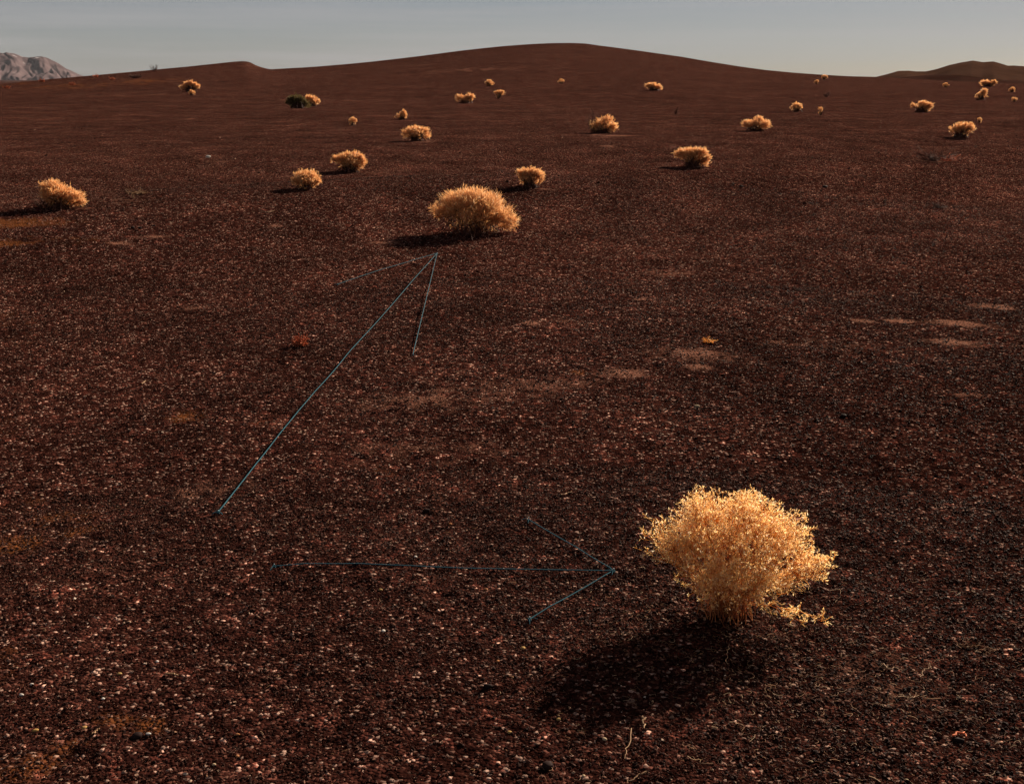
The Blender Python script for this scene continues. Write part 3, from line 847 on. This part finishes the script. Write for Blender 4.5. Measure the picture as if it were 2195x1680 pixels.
# the near bush, in metres
def near_bush():
    p, d = ground_at(1556, 1312)
    root = empty('dry_bush', p, -math.atan2(p.x, p.y))
    setp(root, 'large golden dry bush close by, with a black shadow falling to the lower left', 'bush', GB)
    lobes = [(0.01, 0.04, 0.225, 0.21, 0.22, 0.12), (-0.15, 0.0, 0.225, 0.09, 0.13, 0.085), (-0.09, 0.04, 0.32, 0.085, 0.09, 0.065), (0.05, 0.04, 0.335, 0.085, 0.10, 0.065),
             (0.17, 0.03, 0.265, 0.09, 0.12, 0.075), (0.245, 0.0, 0.18, 0.065, 0.10, 0.045), (0.03, -0.12, 0.165, 0.16, 0.10, 0.09), (-0.04, -0.01, 0.09, 0.12, 0.10, 0.065), (0.13, -0.01, 0.12, 0.10, 0.08, 0.045)]
    grow(root, lobes, 0.55, 190, 3100, 12, 0.0105, 0.0021, 0.0013, 0.00065, (M_STRAW, M_STEM), base_spread=0.06, tint_mid=0.62, spread=1.6, twig_tint=0.3)
    # stray branches that leave the crown
    for (ex, ey, ez, n) in ((-0.262, 0.02, 0.225, 24), (-0.25, -0.04, 0.19, 20), (0.305, 0.02, 0.20, 40), (0.285, -0.09, 0.045, 34), (0.22, -0.12, 0.05, 26), (0.30, 0.0, 0.165, 24), (-0.235, -0.02, 0.29, 18)):
        g = Geo()
        a, c = np.array([0.02 * np.sign(ex), 0, 0.03]), np.array([ex, ey, ez])
        b = a * 0.5 + c * 0.5 + np.array([0, 0, 0.045])
        P = bezier(a[None], b[None], c[None], 12)
        P[:, 1:] += rng.normal(size=P[:, 1:].shape) * 0.003
        g.tubes(P, np.linspace(0.0012, 0.0006, 12)[None], 4, 0.15)
        k = rng.integers(3, 12, n)
        O = P[0][k] + rng.normal(size=(n, 3)) * 0.003
        dirn = unit(unit(c - a)[None] * 0.7 + rng.normal(size=(n, 3)) * 0.8 + np.array([0, 0, 0.2]))
        E = O + dirn * rng.uniform(0.012, 0.045, (n, 1))
        E[:, 2] = np.maximum(E[:, 2], 0.006)
        g.tubes(np.stack([O, (O + E) / 2 + rng.normal(size=(n, 3)) * 0.003, E], 1), np.full((n, 3), 0.0007), 3, rng.uniform(0.3, 0.8, n))
        j = np.repeat(np.arange(n), 5)
        O2 = O[j] + (E - O)[j] * rng.uniform(0.4, 1, (len(j), 1))
        g.blades(O2, O2 + unit(rng.normal(size=(len(j), 3)) + dirn[j] * 0.8) * rng.uniform(0.006, 0.017, (len(j), 1)), 0.0021, unit(rng.normal(size=(len(j), 3))), rng.uniform(0.4, 0.95, len(j)))
        g.build('branch', M_STRAW, root)
    # a few bare stalks drooping to the ground round the foot
    for (ex, ey, n) in ((-0.12, -0.07, 1), (0.10, -0.10, 1), (0.15, -0.02, 1)):
        g = Geo()
        a, c = np.array([0.0, -0.01, 0.05]), np.array([ex, ey, 0.006])
        b = (a + c) / 2 + np.array([0, 0, 0.03])
        P = bezier(a[None], b[None], c[None], 10) + rng.normal(size=(1, 10, 3)) * 0.0015
        g.tubes(P, np.linspace(0.0008, 0.0005, 10)[None], 4, 0.6)
        g.build('stalk', M_LITTER, root)
near_bush()

bush('dry_bush', 'big domed golden bush in the middle distance that the slanting blue arrow points to', 1012, 497,
     [(-2, 46, 58, 38), (-38, 60, 36, 24), (-66, 46, 24, 14), (-50, 38, 30, 14), (10, 72, 40, 22), (38, 56, 36, 26), (64, 34, 26, 24), (78, 16, 18, 15), (90, 20, 8, 14), (44, 22, 34, 20), (-15, 76, 32, 18), (8, 16, 40, 14)],
     dens=1.0, n_tip=6, tip=0.75, fat=0.7, base_spread=0.16, twig_tint=0.3)
bush('dry_bush', 'leftmost tan bush, ragged with a dark leaning bare side on its left', 128, 446, [(0, 28, 34, 20), (-10, 44, 26, 14), (24, 24, 26, 15), (40, 10, 16, 9), (10, 14, 30, 12), (-20, 30, 16, 20)])
bush('dry_bush', 'round tan bush between the leftmost bush and the arrow bush, lower of the pair there', 657, 404, dome(-35, 36, 40, 5, seed=3))
bush('dry_bush', 'tan bush with spread tufts, upper of the pair left of the arrow bush', 750, 367, [(0, 18, 22, 14), (-24, 24, 14, 9), (-6, 29, 14, 10), (14, 28, 16, 11), (25, 18, 11, 15), (10, 10, 20, 8)])
bush('dry_bush', 'round tan bush right behind the arrow bush, to its upper right', 1137, 400, [(0, 20, 26, 17), (-18, 26, 14, 11), (4, 30, 18, 9), (18, 20, 14, 15), (-6, 10, 16, 8)])
bush('dry_bush', 'wide golden bush right of centre with a dark hollow at its foot', 1482, 357, [(-2, 22, 26, 14), (-22, 26, 16, 10), (2, 31, 18, 8), (20, 28, 16, 10), (30, 14, 10, 13), (12, 10, 18, 9)])
bush('dry_bush', 'golden bush above the pair, left of centre in the distance', 892, 302, [(0, 16, 20, 10), (-18, 15, 11, 10), (-4, 23, 16, 6), (16, 19, 13, 8), (22, 10, 7, 8)])
bush('dry_bush', 'tiny square tan bush, left of a taller tiny one', 757, 269, dome(-11, 11, 17, 3, seed=5))
bush('dry_bush', 'tiny pointed bush, right of a square tiny one', 861, 257, [(4, 11, 7, 8), (6, 17, 4, 5), (-7, 6, 6, 5), (8, 6, 5, 5)])
bush('dry_bush', 'two tufted small bush on the far slope left of the mushroom shaped one', 997, 221, [(-12, 10, 8, 7), (10, 11, 9, 7), (0, 7, 12, 6), (15, 13, 5, 4)])
bush('dry_bush', 'small mushroom shaped bush on a thin dark foot on the far slope', 1068, 212, [(3, 14, 9, 4), (9, 12, 6, 5), (-4, 12, 5, 3), (-1, 5, 3, 5)], base_spread=0.03)
bush('dry_bush', 'small low bush highest up below the peak, left one of two', 1048, 184, dome(-11, 11, 12, 4, seed=8))
bush('dry_bush', 'tiny bush straight below the hilltop, alone on the upper slope', 1203, 179, dome(-8, 8, 9, 3, seed=9))
bb = bush('dry_bush', 'bushy tan plant with bare reddish twigs on its left side, right of centre', 1291, 285, [(8, 16, 20, 14), (10, 26, 11, 9), (24, 10, 9, 8), (-10, 14, 16, 12), (0, 10, 22, 8)])
bush('dry_bush', 'lumpy low bush on the upper right slope below the peak flank', 1401, 194, [(-10, 9, 7, 5), (0, 8, 9, 6), (10, 6, 8, 5), (-2, 11, 6, 3)])
bush('dry_bush', 'arched ragged bush high on the left slope, behind a smaller tuft', 408, 197, [(-12, 9, 9, 4), (-4, 14, 7, 6), (2, 18, 5, 5), (12, 10, 9, 5), (8, 14, 6, 4)])
bush('dry_bush', 'small tuft in front of the arched ragged bush on the left slope', 411, 205, dome(-8, 9, 12, 3, seed=12))
bush('green_bush', 'dark olive green bush beside a golden one on the left slope', 638, 232, dome(-28, 27, 27, 5, seed=13), mats=(M_GREEN, M_DARKTWIG), tip=0.9, n_tip=8)
bush('dry_bush', 'golden bush leaning out behind the olive green bush', 668, 228, dome(-20, 21, 23, 4, seed=14))
bush('dry_bush', 'peaked tan bush on the right slope below the small round and thin upright ones', 1620, 280, [(0, 12, 22, 10), (6, 21, 10, 8), (-16, 14, 12, 7), (20, 12, 9, 9), (-24, 12, 5, 5)])
bush('dry_bush', 'small round bush on the right slope beside a thin upright one', 1706, 240, dome(-15, 16, 19, 4, seed=16))
bush('dry_bush', 'thin upright tiny bush right of the small round one', 1758, 247, [(0, 13, 5, 5), (1, 8, 4, 5), (-1, 3, 3, 4)])
bush('dry_bush', 'far right tan bush with a dark foot and a loose tuft left', 1975, 240, [(6, 10, 15, 9), (0, 16, 7, 5), (14, 11, 8, 8), (-17, 13, 5, 5)])
bush('dry_bush', 'round tan bush at far right, nearest of the group there', 2060, 294, [(0, 15, 20, 11), (-14, 14, 11, 8), (4, 23, 12, 7), (16, 17, 11, 11), (-4, 20, 12, 7)])
bush('dry_bush', 'leaning bush at far right with a dark left side, below the flat double one', 2103, 214, [(4, 12, 9, 10), (-4, 8, 9, 7), (5, 19, 6, 5)])
bush('dry_bush', 'flat double bush at far right under the gullied far hill', 2116, 186, [(-6, 6, 9, 6), (6, 6, 8, 4), (14, 9, 4, 4)])
bush('dry_bush', 'tiny bush left of the flat double bush at far right', 2027, 187, dome(-8, 8, 9, 3, seed=21))
bush('dry_bush', 'tiny bush at the right edge, upper of two', 2169, 198, dome(-8, 8, 11, 3, seed=22))
bush('dry_bush', 'tiny bush at the right edge, lower of two', 2174, 218, dome(-7, 7, 9, 3, seed=23))
bush('dry_bush', 'tiny pale tuft above the nearest far right bush', 2099, 263, dome(-5, 5, 10, 2, seed=24))
bush('dry_bush', 'small bush breaking the skyline in the right saddle', 1768, 171, dome(-9, 9, 10, 3, seed=25))
bush('dry_bush', 'tiny bush just below the one on the right saddle skyline', 1750, 180, dome(-6, 6, 9, 3, seed=26))

# dead and dark plants
GDP = 'dead dark plants on the slope'
def dead_plant(name, label, px, py, wpx, hpx, n, mat, cat='dead plant', flatten=1.0, parent_loc=None, rad=0.45, group=GDP):
    p, d = ground_at(px, py)
    s = d / FPX
    root = empty(name, p, -math.atan2(p.x, p.y))
    setp(root, label, cat, group)
    g = Geo()
    A = rng.normal(size=(n, 3)) * np.array([wpx * 0.12, wpx * 0.08, 0]) * s
    C = np.stack([rng.uniform(-.5, .5, n) * wpx, rng.normal(size=n) * wpx * 0.18, np.abs(rng.normal(0.55, 0.3, n)) * hpx], -1) * s
    B = (A + C) / 2 + rng.normal(size=(n, 3)) * 0.06 * wpx * s; B[:, 2] = np.abs(B[:, 2])
    St = bezier(A, B, C, 6)
    g.tubes(St, rad * s * np.linspace(1, .5, 6)[None] * np.ones((n, 1)), 3, rng.uniform(0, 1, n))
    m = n * 4
    j = rng.integers(0, n, m); k = rng.integers(2, 6, m)
    O = St[j, k]
    E = O + unit(rng.normal(size=(m, 3)) + unit(C - A)[j] * 0.8) * rng.uniform(0.06, 0.2, (m, 1)) * wpx * s
    E[:, 2] = np.abs(E[:, 2])
    g.tubes(np.stack([O, (O + E) / 2, E], 1), np.full((m, 3), rad * 0.6 * s), 3, rng.uniform(0, 1, m))
    o = g.build('twigs', mat, root)
    o['kind'] = 'stuff'
    return root
dead_plant('dead_plant', 'wide rusty brush of dead twigs at right on the rim of the swell', 1998, 344, 80, 22, 46, M_DARKTWIG)
dead_plant('dead_plant', 'rusty red fallen sprig at the right end of the wide dead brush', 2030, 345, 50, 12, 16, M_RED)
dead_plant('dead_plant', 'dark low dead plant at right, below the wide rusty brush', 2012, 446, 38, 16, 26, M_DARKTWIG)
dead_plant('dead_plant', 'small rusty red plant left of the slanting arrow shaft', 645, 743, 36, 20, 70, M_RED, rad=1.1)
dead_plant('dead_plant', 'yellow dry sprig on the right half, above the cream oval pebble', 1522, 738, 34, 10, 18, M_STRAW, rad=0.6)
dead_plant('dead_plant', 'dark low shrub on the left slope below the skyline', 291, 168, 26, 8, 40, M_DARKTWIG, rad=0.5)
dead_plant('dead_plant', 'bare twiggy plant standing up on the left skyline', 331, 152, 18, 13, 26, M_DARKTWIG, rad=0.3)
dead_plant('dead_plant', 'tiny dark sprig right of centre among the distant bushes', 1448, 246, 12, 14, 14, M_DARKTWIG)
dead_plant('dead_plant', 'tiny dark sprig below the skyline in the right saddle', 1771, 208, 14, 11, 14, M_DARKTWIG)
dead_plant('dead_plant', 'bare reddish twigs standing on the left side of the bushy tan plant', 1274, 285, 34, 42, 40, M_DARKTWIG, rad=0.4)
dead_plant('dead_plant', 'dark bare twigs leaning out left of the leftmost tan bush', 95, 444, 60, 34, 44, M_DARKTWIG, rad=0.5)
dead_plant('dead_plant', 'flat tangle of dead stalks on a dusty patch right of the leftmost bush', 295, 416, 60, 8, 30, M_LITTER, rad=0.5)
dead_plant('dead_plant', 'pale broken stalk in front of the flat tangle of dead stalks', 287, 424, 14, 10, 6, M_LITTER, rad=0.6)
dead_plant('dead_plant', 'dry sprig lying at the right edge, level with the foot of the near bush', 2097, 1384, 100, 14, 16, M_LITTER, rad=0.7)
for (px, py, w, lb) in ((90, 176, 12, 'leftmost of the low scrub dots under the distant mountain'), (155, 183, 12, 'second low scrub dot from the left on the ochre slope'),
                        (205, 166, 12, 'low scrub dot on the left skyline beyond the mountain foot'), (240, 172, 12, 'low scrub dot right of the mountain foot, below the skyline'), (14, 190, 14, 'low scrub dot at the left frame edge under the mountain')):
    dead_plant('scrub', lb, px, py, w, 6, 30, M_RED, 'scrub', rad=0.5, group='low scrub on the ochre left slope')

# ------------------------------------------------------------------ sticks lying about
def stick(label, pts, r_px, mat=M_LITTER, bend=0.0, name='stick', twigs=0):
    W_ = []
    for (x, y) in pts:
        p, d = ground_at(x, y, True)
        W_.append((p, d))
    p0, d0 = W_[0]
    root_loc = Vector(p0)
    P = np.array([[p.x, p.y, p.z] for p, _ in W_])
    k = 12
    tt = np.linspace(0, len(P) - 1, k)
    Q = np.stack([np.interp(tt, np.arange(len(P)), P[:, i]) for i in range(3)], -1)
    Q[1:-1, :2] += rng.normal(size=(k - 2, 2)) * 0.0022
    r = r_px * d0 / FPX / 2
    Q[:, 2] = height(Q[:, 0], Q[:, 1]) + r + 0.006
    g = Geo()
    g.tubes((Q - P[0])[None], np.linspace(r, r * 0.55, k)[None], 5, 0.75)
    for _ in range(twigs):
        i = rng.integers(2, k - 1)
        a = Q[i] - P[0]
        e = a + np.array([*rng.normal(size=2) * 0.014, 0.002 + abs(rng.normal()) * 0.005])
        g.tubes(np.stack([a, (a + e) / 2 + rng.normal(size=3) * 0.002, e])[None], np.full((1, 3), r * 0.5), 3, 0.7)
    o = g.build(name, mat, None, True)
    o.location = root_loc
    setp(o, label, 'stick', 'dry sticks lying on the cinders')
stick('thin pale upright stick near the bottom edge below the near bush shadow', [(1353, 1566), (1351, 1590), (1343, 1612), (1339, 1631)], 3)
stick('slanting pale stick cut by the bottom edge', [(1386, 1659), (1368, 1668), (1345, 1684)], 4)
stick('short thick pale bit at the lower rim of the near bush shadow', [(1377, 1541), (1380, 1566)], 5)
stick('crooked pale twig at the bottom, right of the slanting stick', [(1473, 1626), (1488, 1634), (1497, 1632), (1500, 1642), (1528, 1641)], 3, twigs=3)
stick('level pale twig in the lower right with small side shoots', [(1925, 1499), (1955, 1500), (1972, 1496), (1991, 1503)], 3, twigs=5)
stick('forked pale twig above the level pale twig in the lower right', [(1972, 1456), (1982, 1440), (1995, 1433)], 3, twigs=4)
stick('curly pale twig at right, left of the forked one', [(1893, 1427), (1902, 1438), (1918, 1436), (1933, 1442)], 3.4, twigs=2)
stick('short straight stick at right of the near bush shadow', [(1563, 1553), (1580, 1555), (1595, 1561)], 3)
stick('long thin stalk running down from the near bush foot along its shadow', [(1561, 1388), (1557, 1404), (1559, 1427)], 1.7)
stick('short pale stick at lower left', [(356, 1449), (372, 1451), (384, 1453)], 5)
stick('small bent straw left, above the ochre patch', [(304, 826), (312, 820), (322, 821)], 3)
stick('thin pale straw between the arrow shafts and the near bush', [(1203, 1064), (1226, 1057)], 2.6)
stick('rusty curl of stalk lying on the dark rock in the lower right', [(2042, 1582), (2054, 1575), (2066, 1576), (2070, 1584)], 5, M_RED)
stick('thin V shaped straw behind the pale streaks left of the arrow bush', [(556, 454), (572, 457), (590, 453)], 1.6)
stick('yellow sliver in the left lower corner by the chunky yellow stone', [(198, 1578), (214, 1566)], 4)

# ------------------------------------------------------------------ plant litter
def litter():
    g = Geo()
    p, d = ground_at(1640, 1380)
    q, _ = ground_at(1850, 1480)
    n1, n2, n3 = 500, 800, 800
    a = np.array([p.x, p.y]) + rng.normal(size=(n1, 2)) * np.array([0.28, 0.26])
    b = np.array([q.x, q.y]) + rng.normal(size=(n2, 2)) * np.array([0.45, 0.42])
    r = np.exp(rng.uniform(math.log(1.8), math.log(9), n3)); t = rng.uniform(-R(38), R(38), n3)
    c = np.stack([r * np.sin(t), r * np.cos(t)], -1)
    XY = np.concatenate([a, b, c]); n = len(XY)
    L_ = rng.uniform(0.005, 0.022, n) * np.where(rng.uniform(0, 1, n) < 0.1, 1.7, 1)
    ang = rng.uniform(0, 2 * math.pi, n)
    dv = np.stack([np.cos(ang), np.sin(ang)], -1)
    nv = np.stack([-dv[:, 1], dv[:, 0]], -1)
    k = 5
    s = np.linspace(-.5, .5, k)
    bend = rng.normal(size=n) * 0.55
    xy = XY[:, None] + dv[:, None] * (L_[:, None] * s)[..., None] + nv[:, None] * (bend[:, None] * L_[:, None] * (s ** 2 * 4 - .5)[None])[..., None]
    z = height(xy[..., 0], xy[..., 1]) + 0.0075 + rng.uniform(-0.003, 0.004, (n, 1)) + np.abs(rng.normal(size=(n, 1))) * 0.003 * s[None]
    P = np.concatenate([xy, z[..., None]], -1)
    rad = 0.00055 * rng.uniform(0.7, 1.5, (n, 1)) * np.ones((1, k))
    g.tubes(P, rad, 3, rng.uniform(0, 1, n))
    o = g.build('plant_litter', M_LITTER)
    setp(o, 'broken curled bits of dry stalk littering the ground by the near bush', kind='stuff')
litter()
